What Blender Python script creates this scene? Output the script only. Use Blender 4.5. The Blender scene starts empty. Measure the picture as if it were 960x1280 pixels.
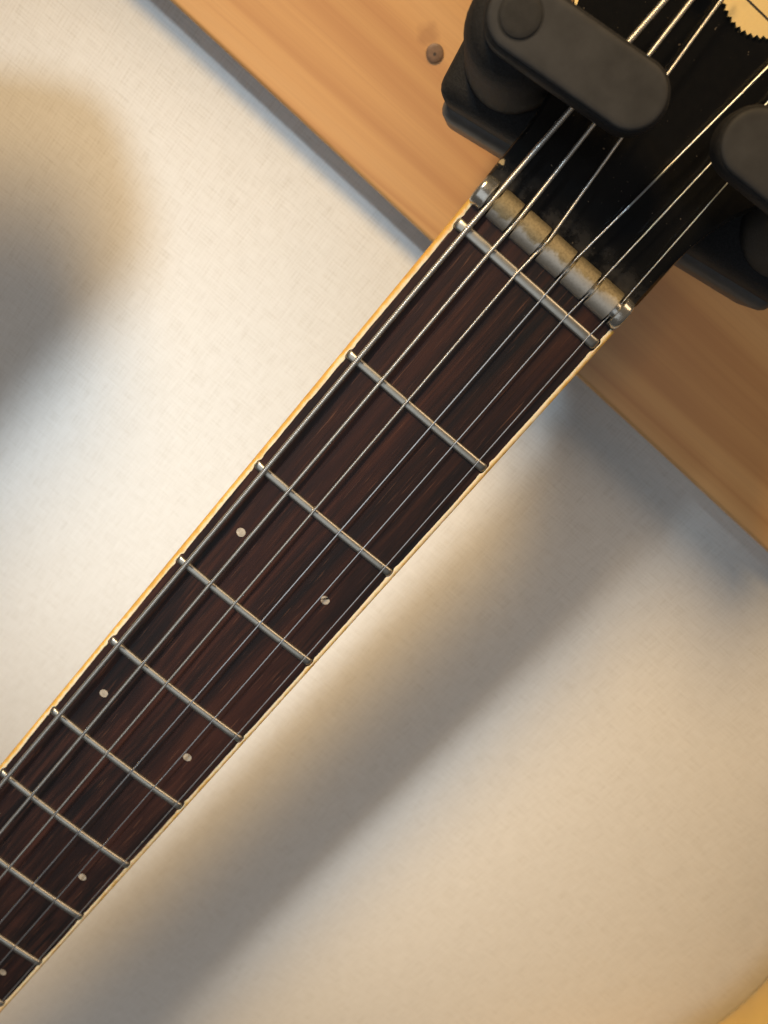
import bpy, bmesh, math, random
from mathutils import Vector, Matrix
random.seed(7)
sc = bpy.context.scene
col = sc.collection

# ------------------------------------------------------------------ units
# Scene lengths are given in millimetres in the neck's own frame:
# x across the neck (bass -> treble), y up the neck (zero fret = 0), z out of the wall (fretboard = 0)
def W(x, y, z):
    return Vector((x, -z, y)) * 0.001

# ------------------------------------------------------------------ camera
cam = bpy.data.cameras.new('camera')
cam_o = bpy.data.objects.new('camera', cam); col.objects.link(cam_o)
RC = [[0.7653019896, 0.6318059787, -0.1230206081],
      [0.6346391244, -0.7087478195, 0.3080741957],
      [0.1074525309, -0.3138434859, -0.9433749095]]       # camera right / down / forward in the neck frame
def axis(v, s=1): return Vector((v[0], -v[2], v[1])) * s
right, up, back = axis(RC[0]), axis(RC[1], -1), axis(RC[2], -1)
M = Matrix((right, up, back)).transposed().to_4x4()
M.translation = W(-12.2976, 5.0175, 188.654)
cam_o.matrix_world = M
cam.sensor_fit = 'VERTICAL'; cam.sensor_height = 36.0; cam.sensor_width = 27.0
cam.lens = 1100.0 / 1280.0 * 36.0
cam.clip_start = 0.01; cam.clip_end = 50
cam.dof.use_dof = True
cam.dof.focus_distance = 0.196
cam.dof.aperture_fstop = 17.0
sc.camera = cam_o

# ------------------------------------------------------------------ world, lamps, exposure
world = bpy.data.worlds.new('World'); sc.world = world; world.use_nodes = True
bg = world.node_tree.nodes['Background']
bg.inputs['Color'].default_value = (0.95, 0.97, 1.0, 1); bg.inputs['Strength'].default_value = 0.06

def aim(o, pos, target):
    p, t = W(*pos), W(*target)
    o.location = p
    o.rotation_euler = (t - p).to_track_quat('-Z', 'Y').to_euler()
def spot(name, pos, target, power, color, cone, blend, radius):
    l = bpy.data.lights.new(name, 'SPOT'); l.energy = power; l.color = color
    l.spot_size = math.radians(cone); l.spot_blend = blend; l.shadow_soft_size = radius
    o = bpy.data.objects.new(name, l); col.objects.link(o); aim(o, pos, target); return o
def area(name, pos, target, power, color, sx, sy):
    l = bpy.data.lights.new(name, 'AREA'); l.energy = power; l.color = color
    l.shape = 'RECTANGLE'; l.size = sx; l.size_y = sy
    o = bpy.data.objects.new(name, l); col.objects.link(o); aim(o, pos, target); return o
spot('lamp_warm_key', (-870, 720, 900), (20, -125, -100), 145, (1.0, 0.66, 0.28), 20.5, 1.0, 0.22)
spot('cool_pool_fill', (-850, 400, 990), (-45, -140, -98), 135, (0.70, 0.86, 1.0), 10.0, 1.0, 0.12)  # added spot standing in for cool window light pooled left of the neck
area('lamp_ceiling_panel', (420, 1350, 650), (0, -60, -60), 9, (1.0, 0.70, 0.42), 0.8, 0.6)
area('window_daylight', (-250, -520, 1500), (0, -50, 0), 5.2, (0.86, 0.93, 1.0), 1.6, 1.15)
sc.view_settings.view_transform = 'Standard'
sc.view_settings.look = 'None'
sc.view_settings.exposure = 0.08
sc.view_settings.gamma = 1.0
sc.view_settings.use_curve_mapping = False
sc.render.engine = 'CYCLES'
sc.cycles.use_denoising = True
sc.cycles.max_bounces = 8

# ------------------------------------------------------------------ materials
def newmat(name):
    m = bpy.data.materials.new(name); m.use_nodes = True
    nt = m.node_tree
    return m, nt, nt.nodes['Principled BSDF']
def nd(nt, t, **kw):
    n = nt.nodes.new(t)
    for k, v in kw.items():
        if hasattr(n, k): setattr(n, k, v)
        else: n.inputs[k].default_value = v
    return n
def coords(nt, scale=(1, 1, 1), rot=(0, 0, 0), out='Object'):
    tc = nd(nt, 'ShaderNodeTexCoord'); mp = nd(nt, 'ShaderNodeMapping')
    mp.inputs['Scale'].default_value = scale; mp.inputs['Rotation'].default_value = rot
    nt.links.new(tc.outputs[out], mp.inputs['Vector']); return mp.outputs['Vector']
def noise(nt, vec, scale, detail=3, rough=0.55, dist=0.0):
    n = nd(nt, 'ShaderNodeTexNoise')
    n.inputs['Scale'].default_value = scale; n.inputs['Detail'].default_value = detail
    n.inputs['Roughness'].default_value = rough; n.inputs['Distortion'].default_value = dist
    nt.links.new(vec, n.inputs['Vector']); return n.outputs['Fac']
def ramp(nt, fac, stops):
    r = nd(nt, 'ShaderNodeValToRGB'); e = r.color_ramp.elements
    while len(e) < len(stops): e.new(0.5)
    for el, (p, c) in zip(e, stops):
        el.position = p; el.color = (c[0], c[1], c[2], 1) if not isinstance(c, (int, float)) else (c, c, c, 1)
    nt.links.new(fac, r.inputs['Fac']); return r.outputs['Color']
def mix(nt, fac, a, b, mode='MIX'):
    m = nd(nt, 'ShaderNodeMix'); m.data_type = 'RGBA'; m.blend_type = mode
    for s, v in ((m.inputs['Factor'], fac), (m.inputs['A'], a), (m.inputs['B'], b)):
        pass
    ins = [i for i in m.inputs if i.enabled]
    f_, a_, b_ = ins[0], ins[1], ins[2]
    for s, v in ((f_, fac), (a_, a), (b_, b)):
        if hasattr(v, 'is_output') or isinstance(v, bpy.types.NodeSocket): nt.links.new(v, s)
        elif isinstance(v, (int, float)): s.default_value = v
        else: s.default_value = (v[0], v[1], v[2], 1)
    return [o for o in m.outputs if o.enabled][0]
def math_n(nt, op, a, b=0.0, c=None):
    m = nd(nt, 'ShaderNodeMath'); m.operation = op
    for i, v in enumerate((a, b) if c is None else (a, b, c)):
        if isinstance(v, bpy.types.NodeSocket): nt.links.new(v, m.inputs[i])
        else: m.inputs[i].default_value = v
    return m.outputs[0]
def bump(nt, bsdf, h, strength, dist):
    b = nd(nt, 'ShaderNodeBump'); b.inputs['Strength'].default_value = strength; b.inputs['Distance'].default_value = dist
    nt.links.new(h, b.inputs['Height']); nt.links.new(b.outputs['Normal'], bsdf.inputs['Normal'])

def mat_wall():
    m, nt, b = newmat('linen_wallpaper')
    warp = noise(nt, coords(nt, (3000, 1, 130)), 1.0, 1, 0.5)      # vertical threads
    weft = noise(nt, coords(nt, (130, 1, 3000)), 1.0, 1, 0.5)      # horizontal threads
    big = noise(nt, coords(nt, (1, 1, 1)), 9.0, 3)
    def thread(axis):
        w = nd(nt, 'ShaderNodeTexWave'); w.wave_type = 'BANDS'; w.bands_direction = axis
        w.inputs['Scale'].default_value = 270; w.inputs['Distortion'].default_value = 3.0
        w.inputs['Detail'].default_value = 1; w.inputs['Detail Scale'].default_value = 0.35
        nt.links.new(coords(nt), w.inputs['Vector']); return w.outputs['Fac']
    t = math_n(nt, 'ADD', math_n(nt, 'MULTIPLY', warp, 0.44), math_n(nt, 'MULTIPLY', weft, 0.44))
    t = math_n(nt, 'ADD', t, math_n(nt, 'MULTIPLY', math_n(nt, 'ADD', thread('X'), thread('Z')), 0.06))
    c = ramp(nt, t, [(0.33, (0.63, 0.605, 0.56)), (0.48, (0.735, 0.72, 0.69)), (0.66, (0.78, 0.77, 0.745))])
    c = mix(nt, math_n(nt, 'MULTIPLY', big, 0.12), c, (0.62, 0.59, 0.53))
    nt.links.new(c, b.inputs['Base Color']); b.inputs['Roughness'].default_value = 0.85
    bump(nt, b, t, 0.5, 0.0004)
    return m
def mat_pine():
    m, nt, b = newmat('oiled_pine')
    g1 = noise(nt, coords(nt, (1.1, 5, 48)), 1.0, 2, 0.5, 0.4)
    g2 = noise(nt, coords(nt, (6, 20, 420)), 1.0, 4, 0.6, 0.2)
    g3 = noise(nt, coords(nt, (30, 60, 2400)), 1.0, 2, 0.5)
    c = ramp(nt, g1, [(0.30, (0.68, 0.395, 0.160)), (0.44, (0.65, 0.355, 0.130)), (0.505, (0.55, 0.275, 0.095)), (0.54, (0.62, 0.335, 0.120)), (0.70, (0.70, 0.415, 0.175))])
    c = mix(nt, math_n(nt, 'MULTIPLY', ramp(nt, g2, [(0.42, 0.0), (0.66, 1.0)]), 0.18), c, (0.45, 0.20, 0.065))
    c = mix(nt, math_n(nt, 'MULTIPLY', ramp(nt, g3, [(0.5, 0.0), (0.7, 1.0)]), 0.12), c, (0.35, 0.16, 0.06))
    # resin stain beside the left screw
    tc = nd(nt, 'ShaderNodeTexCoord'); d = nd(nt, 'ShaderNodeVectorMath'); d.operation = 'DISTANCE'
    nt.links.new(tc.outputs['Object'], d.inputs[0]); d.inputs[1].default_value = (-0.0612, 0.0868, 0.0302)
    st = math_n(nt, 'ADD', d.outputs['Value'], math_n(nt, 'MULTIPLY', noise(nt, coords(nt), 260, 2), 0.004))
    c = mix(nt, ramp(nt, math_n(nt, 'MULTIPLY', st, 100), [(0.36, 0.42), (0.55, 0.0)]), c, (0.30, 0.12, 0.035))
    nt.links.new(c, b.inputs['Base Color'])
    b.inputs['Roughness'].default_value = 0.42
    b.inputs['Coat Weight'].default_value = 0.15; b.inputs['Coat Roughness'].default_value = 0.3
    bump(nt, b, g3, 0.15, 0.0002)
    return m
def mat_rosewood():
    m, nt, b = newmat('rosewood')
    g1 = noise(nt, coords(nt, (120, 60, 7)), 1.0, 3, 0.6, 0.8)
    g2 = noise(nt, coords(nt, (640, 200, 34)), 1.0, 3, 0.6, 0.3)
    pores = noise(nt, coords(nt, (2600, 900, 80)), 1.0, 2, 0.6)
    c = ramp(nt, g1, [(0.36, (0.0085, 0.0070, 0.0082)), (0.50, (0.0190, 0.0100, 0.0098)), (0.62, (0.034, 0.0140, 0.0118)), (0.72, (0.052, 0.020, 0.0145))])
    c = mix(nt, math_n(nt, 'MULTIPLY', ramp(nt, g2, [(0.48, 0.0), (0.72, 1.0)]), 0.45), c, (0.080, 0.030, 0.021))
    band = noise(nt, coords(nt, (62, 40, 1.6)), 1.0, 2, 0.5, 0.3)
    c = mix(nt, math_n(nt, 'MULTIPLY', ramp(nt, band, [(0.42, 1.0), (0.56, 0.0)]), 0.5), c, (0.0075, 0.0068, 0.0080))
    c = mix(nt, math_n(nt, 'MULTIPLY', ramp(nt, pores, [(0.30, 1.0), (0.44, 0.0)]), 0.5), c, (0.006, 0.005, 0.005))
    c = mix(nt, math_n(nt, 'MULTIPLY', ramp(nt, pores, [(0.64, 0.0), (0.74, 1.0)]), 0.5), c, (0.16, 0.075, 0.045))
    nt.links.new(c, b.inputs['Base Color'])
    nt.links.new(ramp(nt, g2, [(0.3, 0.42), (0.7, 0.62)]), b.inputs['Roughness'])
    b.inputs['Specular IOR Level'].default_value = 0.22
    bump(nt, b, pores, 0.4, 0.00012)
    return m
def mat_binding():
    m, nt, b = newmat('aged_celluloid')
    uv = nd(nt, 'ShaderNodeUVMap'); sx = nd(nt, 'ShaderNodeSeparateXYZ'); nt.links.new(uv.outputs['UV'], sx.inputs[0])
    n1 = noise(nt, coords(nt, (1, 1, 1)), 420, 4, 0.65)
    n2 = noise(nt, coords(nt, (1, 1, 1)), 60, 2, 0.5)
    f = math_n(nt, 'ADD', sx.outputs['X'], math_n(nt, 'MULTIPLY', math_n(nt, 'SUBTRACT', n1, 0.5), 0.9))
    f = math_n(nt, 'ADD', f, math_n(nt, 'MULTIPLY', math_n(nt, 'SUBTRACT', n2, 0.5), 0.7))
    c = ramp(nt, f, [(0.14, (0.84, 0.73, 0.53)), (0.34, (0.80, 0.60, 0.30)), (0.52, (0.70, 0.42, 0.10)), (0.9, (0.52, 0.29, 0.06))])
    nt.links.new(c, b.inputs['Base Color']); b.inputs['Roughness'].default_value = 0.32
    b.inputs['Subsurface Weight'].default_value = 0.15; b.inputs['Subsurface Scale'].default_value = 0.001
    bump(nt, b, n1, 0.2, 0.0002)
    return m
def mat_metal(name, color, rough, var=0.12, sc_=900, scratch=0.25):
    m, nt, b = newmat(name)
    n = noise(nt, coords(nt), sc_, 4, 0.6)
    nt.links.new(mix(nt, math_n(nt, 'MULTIPLY', ramp(nt, n, [(0.4, 0.0), (0.75, 1.0)]), scratch), color, tuple(x * 0.45 for x in color)), b.inputs['Base Color'])
    b.inputs['Metallic'].default_value = 1.0
    nt.links.new(ramp(nt, n, [(0.3, rough), (0.75, rough + var)]), b.inputs['Roughness'])
    return m
def mat_nut():
    m, nt, b = newmat('worn_nickel_over_brass')
    tc = nd(nt, 'ShaderNodeTexCoord'); s = nd(nt, 'ShaderNodeSeparateXYZ'); nt.links.new(tc.outputs['Object'], s.inputs[0])
    n1 = noise(nt, coords(nt), 330, 4, 0.62); n2 = noise(nt, coords(nt), 2200, 3, 0.6)
    # plating worn through towards the headstock and the bass side, still whole on the treble end
    f = math_n(nt, 'MULTIPLY', math_n(nt, 'SUBTRACT', s.outputs['Z'], 0.0066), 320)
    f = math_n(nt, 'SUBTRACT', f, math_n(nt, 'MULTIPLY', s.outputs['X'], 22))
    f = math_n(nt, 'ADD', f, math_n(nt, 'MULTIPLY', math_n(nt, 'SUBTRACT', n1, 0.5), 1.7))
    ends = math_n(nt, 'ABSOLUTE', math_n(nt, 'ADD', s.outputs['X'], 0.0003))
    keep = ramp(nt, math_n(nt, 'MULTIPLY', ends, 40), [(0.66, 1.0), (0.70, 0.0)])
    worn = math_n(nt, 'MULTIPLY', ramp(nt, f, [(0.20, 0.0), (0.52, 1.0)]), keep)
    brass = mix(nt, ramp(nt, n2, [(0.4, 0.0), (0.7, 1.0)]), (0.30, 0.255, 0.16), (0.20, 0.165, 0.10))
    nick = mix(nt, ramp(nt, n2, [(0.45, 0.0), (0.75, 1.0)]), (0.46, 0.445, 0.405), (0.37, 0.355, 0.32))
    nt.links.new(mix(nt, worn, nick, brass), b.inputs['Base Color'])
    b.inputs['Metallic'].default_value = 0.85
    r = math_n(nt, 'ADD', math_n(nt, 'MULTIPLY', keep, 0.30), 0.22)
    nt.links.new(math_n(nt, 'ADD', r, math_n(nt, 'MULTIPLY', worn, 0.08)), b.inputs['Roughness'])
    bump(nt, b, n1, 0.3, 0.0003)
    return m
def mat_plain(name, color, rough, var=0.3, scale=500, coat=0.0, bmp=0.0, bdist=0.0002, spec=0.5):
    m, nt, b = newmat(name)
    n = noise(nt, coords(nt), scale, 4, 0.6)
    lo = tuple(c * (1 - var) for c in color); hi = tuple(min(1, c * (1 + var)) for c in color)
    nt.links.new(ramp(nt, n, [(0.3, lo), (0.7, hi)]), b.inputs['Base Color'])
    b.inputs['Roughness'].default_value = rough
    b.inputs['Specular IOR Level'].default_value = spec
    b.inputs['Coat Weight'].default_value = coat; b.inputs['Coat Roughness'].default_value = 0.06
    if bmp: bump(nt, b, n, bmp, bdist)
    return m
def mat_lacquer():
    m, nt, b = newmat('black_lacquer')
    n = noise(nt, coords(nt), 700, 3, 0.6); sp = noise(nt, coords(nt), 1500, 1, 0.4)
    c = ramp(nt, n, [(0.35, (0.0045, 0.0045, 0.0046)), (0.7, (0.006, 0.0058, 0.0056))])
    c = mix(nt, ramp(nt, sp, [(0.77, 0.0), (0.80, 1.0)]), c, (0.12, 0.10, 0.075))
    tc = nd(nt, 'ShaderNodeTexCoord'); s = nd(nt, 'ShaderNodeSeparateXYZ'); nt.links.new(tc.outputs['Object'], s.inputs[0])
    near = nd(nt, 'ShaderNodeMapRange'); nt.links.new(s.outputs['Z'], near.inputs['Value'])
    near.inputs['From Min'].default_value = 0.0175; near.inputs['From Max'].default_value = 0.0105
    smear = math_n(nt, 'MULTIPLY', near.outputs['Result'], ramp(nt, noise(nt, coords(nt), 240, 4, 0.65), [(0.42, 0.0), (0.66, 1.0)]))
    c = mix(nt, math_n(nt, 'MULTIPLY', smear, 0.55), c, (0.060, 0.054, 0.046))       # rubbed dusty finish beside the nut
    dd = nd(nt, 'ShaderNodeVectorMath'); dd.operation = 'DISTANCE'; nt.links.new(tc.outputs['Object'], dd.inputs[0]); dd.inputs[1].default_value = (-0.0198, 0.0032, 0.0142)
    ch = math_n(nt, 'ADD', dd.outputs['Value'], math_n(nt, 'MULTIPLY', noise(nt, coords(nt), 900, 2), 0.0022))
    c = mix(nt, ramp(nt, math_n(nt, 'MULTIPLY', ch, 100), [(0.165, 1.0), (0.185, 0.0)]), c, (0.55, 0.40, 0.20))   # chipped edge
    nt.links.new(c, b.inputs['Base Color'])
    nt.links.new(math_n(nt, 'ADD', math_n(nt, 'MULTIPLY', smear, 0.3), 0.2), b.inputs['Roughness'])
    b.inputs['Specular IOR Level'].default_value = 0.3
    return m
MAT = dict(
    wall=mat_wall(), pine=mat_pine(), rosewood=mat_rosewood(), binding=mat_binding(), nut=mat_nut(), lacquer=mat_lacquer(),
    fret=mat_metal('fret_nickel', (0.43, 0.41, 0.36), 0.36, 0.05, 700, 0.10),
    wound=mat_metal('wound_nickel', (0.70, 0.67, 0.61), 0.38, 0.05),
    steel=mat_metal('plain_steel', (0.86, 0.86, 0.86), 0.30, 0.05),
    gold=mat_metal('dull_gold', (0.82, 0.66, 0.34), 0.48, 0.15, 500),
    dot=mat_plain('pearl_dot', (0.40, 0.36, 0.30), 0.35, 0.25, 900),
    filler=mat_plain('dark_filler', (0.015, 0.012, 0.010), 0.6),
    foam=mat_plain('black_foam', (0.013, 0.0128, 0.0132), 0.75, 0.45, 2200, 0, 0.6, 0.0003, 0.25),
    rubber=mat_plain('grey_black_rubber', (0.033, 0.033, 0.0335), 0.66, 0.28, 160, 0, 0.2, 0.0002, 0.3),
    cap=mat_plain('black_pivot_cap', (0.020, 0.0195, 0.019), 0.7, 0.2, 600, 0, 0.1, 0.0001, 0.3),
    core=mat_plain('grey_plastic', (0.075, 0.070, 0.064), 0.5, 0.12, 300, 0, 0.05, 0.0001, 0.4),
    steelblack=mat_plain('black_steel', (0.014, 0.014, 0.014), 0.4),
    screw=mat_plain('brown_screw', (0.17, 0.095, 0.05), 0.5, 0.3, 700),
    screw_dark=mat_plain('screw_recess', (0.03, 0.018, 0.01), 0.6),
    blonde=mat_plain('yellow_varnish', (0.90, 0.60, 0.17), 0.30, 0.12, 22, 0.5),
    neck=mat_plain('dark_neck_finish', (0.02, 0.013, 0.011), 0.3, 0.3, 60, 0.3),
)

# ------------------------------------------------------------------ mesh helpers
def empty(name, loc):
    o = bpy.data.objects.new(name, None); o.location = loc; o.empty_display_size = 0.02; col.objects.link(o); return o
def base_of(p):
    v = Vector((0, 0, 0))
    while p is not None: v += p.location; p = p.parent
    return v
def link(name, me, mat, parent=None, smooth=True, angle=40):
    me.materials.append(MAT[mat])
    if smooth:
        for p in me.polygons: p.use_smooth = True
        me.set_sharp_from_angle(angle=math.radians(angle))
    o = bpy.data.objects.new(name, me); col.objects.link(o)
    if parent is not None:
        o.parent = parent; o.location = -base_of(parent)
    return o
def mesh(name, verts, faces):
    me = bpy.data.meshes.new(name); me.from_pydata([W(*v) for v in verts], [], faces); me.validate(); me.update()
    bm = bmesh.new(); bm.from_mesh(me); bmesh.ops.recalc_face_normals(bm, faces=bm.faces); bm.to_mesh(me); bm.free()
    return me
def loft(rings, closed=True, caps=True):
    n = len(rings[0]); V = [p for r in rings for p in r]; F = []
    for i in range(len(rings) - 1):
        for j in range(n if closed else n - 1):
            k = (j + 1) % n
            F.append((i * n + j, i * n + k, (i + 1) * n + k, (i + 1) * n + j))
    if caps:
        F.append(tuple(range(n))[::-1]); F.append(tuple((len(rings) - 1) * n + j for j in range(n)))
    return V, F
def box(x0, x1, y0, y1, z0, z1, bevel=0, seg=3, xf=None):
    bm = bmesh.new()
    vs = [bm.verts.new(Vector(p)) for p in [(x0,y0,z0),(x1,y0,z0),(x1,y1,z0),(x0,y1,z0),(x0,y0,z1),(x1,y0,z1),(x1,y1,z1),(x0,y1,z1)]]
    for f in [(0,3,2,1),(4,5,6,7),(0,1,5,4),(1,2,6,5),(2,3,7,6),(3,0,4,7)]: bm.faces.new([vs[i] for i in f])
    if bevel: bmesh.ops.bevel(bm, geom=bm.edges[:], offset=bevel, segments=seg, profile=0.5, affect='EDGES')
    V = [tuple(v.co) for v in bm.verts]; bm.verts.index_update(); F = [tuple(v.index for v in f.verts) for f in bm.faces]; bm.free()
    if xf: V = [xf(*v) for v in V]
    return V, F
def tag(o, label=None, cat=None, group=None, kind=None):
    for k, v in (('label', label), ('category', cat), ('group', group), ('kind', kind)):
        if v: o[k] = v
    return o

# ------------------------------------------------------------------ setting: wall and board
WZ, BZ = -98.0, -86.0       # wall surface, board front
V, F = box(-1300, 1300, -1300, 1300, WZ - 60, WZ)
wall = tag(link('wall', mesh('wall', V, F), 'wall', None, False), 'off white woven linen wallpaper on the wall behind the guitar', 'wall', kind='structure')

TILT = -0.0238
def bxf(x, y, z): return (x - TILT * y, y + TILT * x, z)
V, F = box(-620, 620, -12.0, 128, WZ + 0.2, BZ, 1.6, 4, bxf)
board = link('wooden_board', mesh('wooden_board', V, F), 'pine', None)
tag(board, 'orange pine board running across the wall behind the headstock', 'board')
def add_screw(x, y, r, parent):
    seg = 20; prof = [(r * 1.0, 0.0), (r * 1.0, 0.5), (r * 0.9, 0.62), (r * 0.6, 0.7), (r * 0.25, 0.72)]
    rings = [[(x + a * math.cos(2 * math.pi * k / seg), y + a * math.sin(2 * math.pi * k / seg), BZ + h) for k in range(seg)] for a, h in prof]
    s = link('screw', mesh('screw', *loft(rings)), 'screw', parent)
    rr = [[(x + r * .1 + a * math.cos(2 * math.pi * k / 10), y - r * .1 + a * math.sin(2 * math.pi * k / 10), BZ + h) for k in range(10)] for a, h in ((r * .2, .5), (r * .18, .76))]
    link('recess', mesh('recess', *loft(rr)), 'screw_dark', s)
add_screw(-56.6, 27.8, 2.5, board)
add_screw(48.6, 34.6, 2.5, board)

# ------------------------------------------------------------------ guitar
L = 628.0
def fy(n): return -L * (1 - 2 ** (-n / 12.0))
def hw(y): return 19.25 + 0.0124 * (-y)               # half width of the frets
EDGE = 1.15                                           # fret end to outside of binding
RAD = 320.0
def cam_z(x): return -x * x / (2 * RAD)               # fretboard camber
YTOP, YBOT = 4.55, -352.0

guitar = empty('electric_guitar', W(0, YBOT, -10))
tag(guitar, 'dark rosewood guitar neck with yellowed binding and black headstock, crossing the picture', 'guitar')

# fretboard
ys = [YTOP - (YTOP - YBOT) * i / 40 for i in range(41)]
rings = []
for y in ys:
    h = hw(y) + EDGE - 1.0
    top = [(-h + 2 * h * j / 14, y, cam_z(-h + 2 * h * j / 14)) for j in range(15)]
    rings.append(top + [(h, y, -5.0), (-h, y, -5.0)])
fb = link('fretboard', mesh('fretboard', *loft(rings)), 'rosewood', guitar)

# neck under the fretboard, running on under the nut to the headstock
rings = []
for i in range(30):
    y = 26.0 - (26.0 - YBOT) * i / 29
    h = (hw(y) + EDGE) if y < 4 else 20.35
    d = 16 + 0.006 * max(0, -y)
    ztop = -5.05 if y < 4.6 else -5.05
    rings.append([(h * math.cos(math.pi * j / 16), y, ztop - d * math.sin(math.pi * j / 16) ** 0.8) for j in range(17)])
neck = link('neck', mesh('neck', *loft(rings)), 'neck', guitar)

# binding strips
def binding(s):
    rnd = random.Random(3 if s < 0 else 5)
    rings = []; uv = []
    N = 520
    w = 0; frets = [fy(n) for n in range(0, 14)]
    ytop = 6.1 if s < 0 else 4.3
    for i in range(N):
        y = ytop - (ytop - YBOT) * i / (N - 1)
        w = 0.9 * w + rnd.uniform(-0.035, 0.035) + (rnd.uniform(-.2, .1) if rnd.random() < .02 else 0)
        o = hw(y) + EDGE
        dn = min(abs(y - f) for f in frets)
        wid = 1.38 + w + (0.12 if 1.3 < dn < 2.6 else 0.0) - (0.3 if dn < 1.2 else 0)
        if s > 0: wid -= 0.15
        wid = max(0.75, min(1.75, wid))
        chip = 0.10 if (rnd.random() < 0.05) else 0.0
        zi = cam_z(o - wid)
        P = [(o - wid, zi - 0.6), (o - wid, zi + 0.05), (o - wid * 0.75, zi + 0.10 - chip), (o - 0.62, zi + 0.03), (o - 0.30, zi - 0.12), (o - 0.08, zi - 0.42), (o, zi - 0.9), (o, -5.0), (o - wid, -5.0)]
        rings.append([(s * a, y, b) for a, b in P])
    V, F = loft(rings)
    me = bpy.data.meshes.new('binding'); me.from_pydata([W(*v) for v in V], [], F); me.update()
    ul = me.uv_layers.new(name='UVMap')
    U = [0, 0.05, 0.22, 0.52, 0.70, 0.85, 0.95, 1.0, 0.5]
    for lp in me.loops:
        k = lp.vertex_index; ul.data[lp.index].uv = (U[k % 9] * (1.0 if s < 0 else 0.62), (k // 9) / N)
    bm = bmesh.new(); bm.from_mesh(me); bmesh.ops.recalc_face_normals(bm, faces=bm.faces); bm.to_mesh(me); bm.free()
    return link('binding', me, 'binding', guitar, True, 60)
binding(-1); binding(1)

# frets
def fret(n):
    y0 = fy(n); h = hw(y0); rings = []
    wd, ht = (1.25 if n == 0 else 1.06), 0.84
    xs = [(-h, 0.45, 0.55), (-h + .12, 0.62, 0.80), (-h + .45, 0.86, 0.95), (-h + .9, 1, 1)]
    xs += [(-h + .9 + (2 * h - 1.8) * j / 12, 1, 1) for j in range(1, 12)]
    xs += [(h - .9, 1, 1), (h - .45, 0.86, 0.95), (h - .12, 0.62, 0.80), (h, 0.45, 0.55)]
    for x, sz, sw in xs:
        zb = cam_z(x) - 0.15
        ring = []
        for k in range(13):
            a = math.pi * k / 12
            c, s_ = math.cos(a), math.sin(a)
            ring.append((x, y0 + wd * sw * math.copysign(abs(c) ** 0.85, c), zb + (ht + .15) * sz * s_ ** 0.6))
        rings.append(ring)
    return link('fret', mesh('fret', *loft(rings)), 'fret', guitar, True, 50)
for n in range(0, 12): fret(n)

# position dots
def disc(x, y, r, z0, z1, a0=0, a1=2 * math.pi, seg=20):
    pts = [(x + r * math.cos(a0 + (a1 - a0) * k / seg), y + r * math.sin(a0 + (a1 - a0) * k / seg)) for k in range(seg + (a1 - a0 < 6.2))]
    return loft([[(a, b, z0) for a, b in pts], [(a, b, z1) for a, b in pts]])
for n, xo in ((3, 12.75), (5, 13.5), (7, 14.2), (9, 15.6)):
    y = (fy(n) + fy(n - 1)) / 2
    for s in (-1, 1):
        x = s * xo - (1.2 if (n == 7 and s < 0) else 0); z = cam_z(x)
        if n == 3 and s > 0:
            d = link('inlay_dot', mesh('inlay_dot', *disc(x, y, 1.05, z - 1, z + 0.02)), 'filler', fb)
            link('inlay_half', mesh('inlay_half', *disc(x + .05, y - .02, 1.05, z - 1, z + 0.05, math.radians(-150), math.radians(55), 16)), 'dot', d, False)
            link('inlay_half', mesh('inlay_half', *disc(x - .2, y + .1, 0.9, z - 1, z + 0.05, math.radians(75), math.radians(212), 14)), 'dot', d, False)
        else:
            link('inlay_dot', mesh('inlay_dot', *disc(x, y, 1.12, z - 1, z + 0.04)), 'dot', fb)

# strings: x at the zero fret, growth per mm, post-nut path
STR = [  # name, dia, wound pitch, x0, slope, headstock points (x, y)
    (1.20, 0.44, -16.6, -0.0135, [(-16.3, 9.5), (-15.8, 29.8), (-15.4, 44.8), (-14.9, 62)], -1),
    (0.94, 0.35, -10.1, -0.0050, [(-9.9, 9.5), (-10.5, 30.9), (-10.9, 45.4), (-11.5, 62)], -1),
    (0.68, 0.28, -3.2, 0.0006, [(-2.6, 9.5), (-4.7, 32.2), (-5.9, 45.8), (-7.6, 66)], -1),
    (0.45, 0, 4.1, 0.0045, [(4.0, 9.5), (5.2, 24.0), (7.7, 58.3), (8.4, 68)], 1),
    (0.36, 0, 10.3, 0.0110, [(10.8, 9.5), (11.8, 41.0), (12.4, 62)], 1),
    (0.27, 0, 16.6, 0.0172, [(17.1, 9.5), (16.8, 40.6), (16.5, 62)], 1),
]
def hs_z(y):                                           # headstock face, tilted back behind the nut
    return -2.6 - max(0.0, y - 11.0) * 0.105
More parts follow.
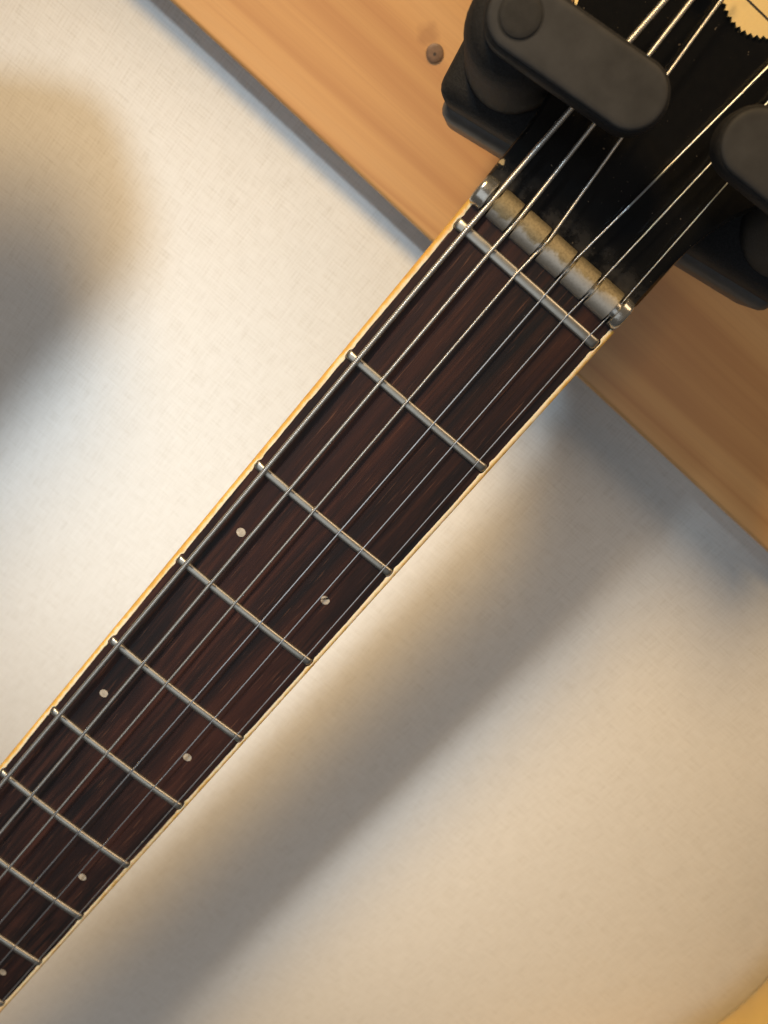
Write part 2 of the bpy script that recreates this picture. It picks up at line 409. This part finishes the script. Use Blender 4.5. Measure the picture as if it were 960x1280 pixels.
def tube(path, r, pitch, name, mat, parent, seg=8):
    rings = []
    # cumulative resampling
    if pitch:
        pts = []
        for a, b in zip(path, path[1:]):
            a, b = Vector(a), Vector(b); n = max(1, int((b - a).length / (pitch / 6)))
            pts += [a.lerp(b, i / n) for i in range(n)]
        pts.append(Vector(path[-1]))
    else: pts = [Vector(p) for p in path]
    for i, p in enumerate(pts):
        d = (pts[min(i + 1, len(pts) - 1)] - pts[max(i - 1, 0)]).normalized()
        u = d.cross(Vector((0, 0, 1))).normalized(); v = u.cross(d)
        ring = []
        for k in range(seg):
            a = 2 * math.pi * k / seg; rr = r
            if pitch: rr = r - 0.13 * pitch * (1 - abs(math.sin(math.pi * i / 6 + a / 2)))
            ring.append(tuple(p + (u * math.cos(a) + v * math.sin(a)) * rr))
        rings.append(ring)
    me = bpy.data.meshes.new(name); V, F = loft(rings); me.from_pydata([W(*v) for v in V], [], F); me.update()
    bm = bmesh.new(); bm.from_mesh(me); bmesh.ops.recalc_face_normals(bm, faces=bm.faces); bm.to_mesh(me); bm.free()
    return link(name, me, mat, parent, True, 80)
for dia, pitch, x0, sl, pts, side in STR:
    r = dia / 2
    zf = 0.84 + cam_z(x0) + r
    path = [(x0 - sl * YBOT * -1 if False else x0 + sl * (-YBOT), YBOT + 1, zf + 2.6)]
    path += [(x0 + sl * 160, -160, zf + 1.15), (x0, 0, zf), (x0 + (pts[0][0] - x0) * .5, 4.6, zf - 0.05 - 0.1)]
    path += [(pts[0][0], 9.3, zf - 0.45)]
    for (x, y) in pts[1:]:
        path.append((x, y, max(hs_z(y) + 1.4 + r, zf - 0.45 - (y - 9.5) * 0.07)))
    tube(path, r, pitch, 'string', 'wound' if pitch else 'steel', guitar)

# nut: a turned metal bar with a slot for each string
slots = [(p[4][0][0] + (p[2] - p[4][0][0]) * .3, max(0.55, p[0] / 2 + 0.28)) for p in STR]
def nut():
    prof = [(-20.3, 1.9), (-20.25, 2.3), (-20.1, 2.62), (-19.7, 2.88), (-19.2, 2.98)]
    for x, w in slots:
        prof += [(x - w - .12, 3.02), (x - w, 2.9), (x - w + .05, 1.75), (x + w - .05, 1.75), (x + w, 2.9), (x + w + .12, 3.02)]
    x1 = 19.75
    prof += [(x1 - .8, 2.98), (x1 - .35, 2.88), (x1, 2.62), (x1 + .14, 2.3), (x1 + .2, 1.9)]
    rings = []
    for x, r in prof:
        rings.append([(x, 7.8 + r * 1.14 * math.cos(2 * math.pi * k / 28), -0.75 + r * 0.95 * math.sin(2 * math.pi * k / 28)) for k in range(28)])
    return link('nut', mesh('nut', *loft(rings)), 'nut', guitar, True, 35)
nut()

# headstock: black slab, straight behind the nut and flaring out over the hanger
def outline():
    R = [(20.4, 4.7), (20.5, 14), (20.5, 22), (20.8, 26), (21.6, 30.5), (23.4, 36), (26.6, 42), (30.5, 47.5), (34.0, 52.5), (36.5, 59), (37.0, 68), (36.0, 84), (35.0, 105), (36.5, 128), (33, 142), (24, 150), (10, 153)]
    Lf = [(-x, y) for x, y in R[::-1]]
    return R + Lf
O = outline()
def shrink(o, d):
    n = len(o); res = []
    for i, (x, y) in enumerate(o):
        a, b = o[i - 1], o[(i + 1) % n]
        t = Vector((b[0] - a[0], b[1] - a[1])).normalized(); res.append((x - t.y * d, y + t.x * d))
    return res
hs_r = []
for d, dz in ((1.0, -15), (0.2, -14.2), (0, -13), (0, -1.2), (0.25, -0.45), (0.9, 0.0)):
    hs_r.append([(x, y, hs_z(y) + dz) for x, y in shrink(O, d)])
V, F = loft(hs_r)
# face as a fan strip so the bend behind the nut stays clean
F = F[:-2]; n = len(O); top = (len(hs_r) - 1) * n
for i in range(n // 2 - 1):
    F.append((top + i, top + i + 1, top + n - 2 - i, top + n - 1 - i)); F.append((i + 1, i, n - 1 - i, n - 2 - i))
hs = link('headstock', mesh('headstock', V, F), 'lacquer', guitar, True, 30)

# gold serrated disc with a slot, between the middle strings
def gold_disc():
    cx, cy, R, nt_ = -1.5, 69.6, 9.2, 44
    pts = []
    for k in range(nt_):
        a = 2 * math.pi * k / nt_; s = 2 * math.pi / nt_
        pts += [(cx + R * math.cos(a), cy + R * math.sin(a)), (cx + (R - .62) * math.cos(a + s * .42), cy + (R - .62) * math.sin(a + s * .42))]
    rings = [[(x, y, hs_z(y) + h) for x, y in pts] for h in (-0.2, 0.5)]
    rings.append([(cx + (x - cx) * .99, cy + (y - cy) * .99, hs_z(y) + 0.62) for x, y in pts])
    d = link('serrated_disc', mesh('serrated_disc', *loft(rings)), 'gold', hs, True, 25)
    V, F = box(cx - 6.5, cx + 6.5, 63.55, 63.95, 0, 0)
    V, F = box(cx - 6.5, cx + 6.5, 65.0, 65.4, 0.3, 0.66, 0, 1, lambda x, y, z: (x, y, hs_z(y) + z))
    link('slot', mesh('slot', V, F), 'filler', d, False)
gold_disc()
# tuner posts further up
for x, y in ((-14.8, 64), (-13.5, 88), (-10.5, 112), (10.5, 112), (13.5, 88), (14.8, 66)):
    rings = [[(x + r * math.cos(2 * math.pi * k / 20), y + r * math.sin(2 * math.pi * k / 20), hs_z(y) + h) for k in range(20)] for r, h in ((4.6, -.1), (4.6, .7), (4.2, 1.1), (3.0, 1.15), (3.0, 5.5), (2.5, 6.2), (1.2, 6.3))]
    link('tuner_post', mesh('tuner_post', *loft(rings)), 'gold', hs)
# gold inlay whose tip shows above the hanger gate
pts = [(-27.9 + a, 44.1 + b) for a, b in ((0, 0), (.25, .45), (-.1, 1.2), (-1.2, 3), (-2.6, 5), (-3.4, 5), (-2.0, 3), (-.9, 1.2), (-.35, .4))]
link('gold_inlay', mesh('gold_inlay', *loft([[(x, y, hs_z(y) - .2) for x, y in pts], [(x, y, hs_z(y) + .06) for x, y in pts]])), 'gold', hs, False)

# ------------------------------------------------------------------ hanger
YC = (3.0, 39.6); YA = math.radians(10.0)
def yx(x, y, z):
    c, s = math.cos(YA), math.sin(YA)
    return (YC[0] + c * x - s * y, YC[1] + s * x + c * y, z)
hang = empty('guitar_hanger', W(3, 39.6, BZ))
tag(hang, 'black padded wall hanger gripping the headstock with two swivel gates', 'hanger')
V, F = box(-48.5, 48.5, -14.8, 13, -44.5, -27, 4.0, 5, yx)
link('foam_pad', mesh('foam_pad', V, F), 'foam', hang)
V, F = box(-47.4, 47.4, -17.4, 12, -64, -41.5, 3.4, 4, yx)
link('yoke_bar', mesh('yoke_bar', V, F), 'core', hang)
def lathe_z(cx, cy, prof, seg=36):
    return loft([[yx(cx + r * math.cos(2 * math.pi * k / seg), cy + r * math.sin(2 * math.pi * k / seg), z) for k in range(seg)] for r, z in prof])
def stadium(px, py, ex, ey, r, z, seg=18):
    a0 = math.atan2(ey - py, ex - px); pts = []
    for k in range(seg + 1): a = a0 - math.pi / 2 + math.pi * k / seg; pts.append((ex + r * math.cos(a), ey + r * math.sin(a)))
    for k in range(seg + 1): a = a0 + math.pi / 2 + math.pi * k / seg; pts.append((px + r * math.cos(a), py + r * math.sin(a)))
    return [(*p, z) for p in pts]
def gate(px, py, ex, ey, R, z0, z1):
    lay = [(1.0, z0), (0.25, z0 + .4), (0, z0 + 1.1), (0, z1 - 1.5), (0.12, z1 - .8), (0.45, z1 - .3), (0.95, z1 - .06), (1.5, z1)]
    g = link('gate', mesh('gate', *loft([stadium(px, py, ex, ey, R - d, z) for d, z in lay])), 'foam', hang)
    pl = [(0.75, z1 - .25), (0.75, z1 + .05), (0.9, z1 + .28), (1.3, z1 + .42), (2.0, z1 + .46)]
    link('gate_pad', mesh('gate_pad', *loft([stadium(px, py, ex, ey, R - d, z) for d, z in pl])), 'rubber', g)
    z1 += .46
    rr = [[(px + r * math.cos(2 * math.pi * k / 28), py + r * math.sin(2 * math.pi * k / 28), z) for k in range(28)] for r, z in ((4.1, z1 - .3), (4.1, z1 + .03), (3.75, z1 + .04), (3.65, z1 + .26), (3.4, z1 + .36), (2.6, z1 + .4))]
    link('pivot_cap', mesh('pivot_cap', *loft(rr)), 'cap', g)
for s in (-1, 1):
    link('post', mesh('post', *lathe_z(s * 36, 0, [(11.6, -40), (11.5, -28), (11.0, -16), (10.6, 0), (10.1, 4), (9.0, 6.6), (7.0, 8)])), 'foam', hang)
gate(-32.5, 33.3, -8.6, 36.3, 6.6, 7.5, 14.0)
gate(38.4, 45.4, 13.3, 43.7, 6.6, 7.5, 14.0)
link('stem', mesh('stem', *lathe_z(0, 0, [(7, -84), (7, -50)])), 'steelblack', hang)
V, F = box(-22, 22, -30, 30, BZ + 0.1, BZ + 5, 2, 3, yx)
link('wall_plate', mesh('wall_plate', V, F), 'steelblack', hang)

# ------------------------------------------------------------------ neighbouring yellow guitar body in the corner
def yellow_body():
    cx = 361.0; yb, yt = -365.0, 65.0
    def half(y):                                        # body half width: waist at y = -148
        dy = y + 143.0
        w = 115.7 + 18 * (1 - math.cos(max(-math.pi, min(math.pi, dy / 57.0))))
        if dy < 0: w += 10 * (1 - math.cos(max(-math.pi, dy / 57.0))) * 0.5
        w += 0.16 * max(-60, min(60, y + 143.0))
        e = min((y - yb) / 110.0, (yt - y) / 75.0)
        if e < 1: w *= math.sqrt(max(0.0, 1 - (1 - max(0, e)) ** 2))
        return w
    base = []; n = 70
    yy = [yb + (yt - yb) * (0.5 - 0.5 * math.cos(math.pi * k / n)) for k in range(n + 1)]
    base = [(cx - half(y), y) for y in yy] + [(cx + half(y), y) for y in yy[::-1][1:-1]]
    cy = -148.0
    rings = []
    for d, z in ((9, -90), (3, -88.5), (0, -84), (0, -74), (1.2, -67), (4.5, -62), (9, -59.4), (16, -58.4), (60, -58), (110, -58)):
        rings.append([(cx + (x - cx) * (1 - d / 116), cy + (y - cy) * (1 - d / 200), z) for x, y in base])
    root = empty('yellow_guitar', W(cx, yb, -88))
    link('body', mesh('body', *loft(rings)), 'blonde', root)
    return tag(root, 'curved edge of a yellow varnished guitar body in the lower right corner', 'guitar')
yellow_body()

# ------------------------------------------------------------------ unseen guitar-shaped body, added past the left edge to shade the wall
def add_shade_caster():
    cx, cy = -294.0, -206.0
    pts = [(0, 150), (40, 172), (72, 196), (96, 206), (110, 196), (112, 176), (108, 146), (104, 110), (103, 70), (106, 30), (112, -10), (120, -60), (124, -110), (108, -158), (70, -192), (20, -206)]
    pts = pts + [(-x, y) for x, y in pts[::-1] if x > 0]
    base = []
    n = len(pts)
    for i in range(n):                                   # Catmull-Rom smoothing
        p0, p1, p2, p3 = (Vector(pts[(i + k - 1) % n]) for k in range(4))
        for t in (0, .25, .5, .75):
            q = 0.5 * ((2 * p1) + (p2 - p0) * t + (2 * p0 - 5 * p1 + 4 * p2 - p3) * t * t + (3 * p1 - p0 - 3 * p2 + p3) * t ** 3)
            base.append((cx + q.x, cy + q.y))
    rings = []
    for d, z in ((6, -6), (1.5, -4.5), (0, 0), (0, 22), (1.5, 27), (6, 29.4), (14, 30)):
        rings.append([(cx + (x - cx) * (1 - d / 120), cy + (y - cy) * (1 - d / 200), z) for x, y in base])
    root = empty('shade_caster', W(cx, cy - 206, -6))
    link('body', mesh('body', *loft(rings)), 'lacquer', root)
    return tag(root, 'black guitar-shaped body added out of view past the left edge to shade the wallpaper', 'guitar')
add_shade_caster()
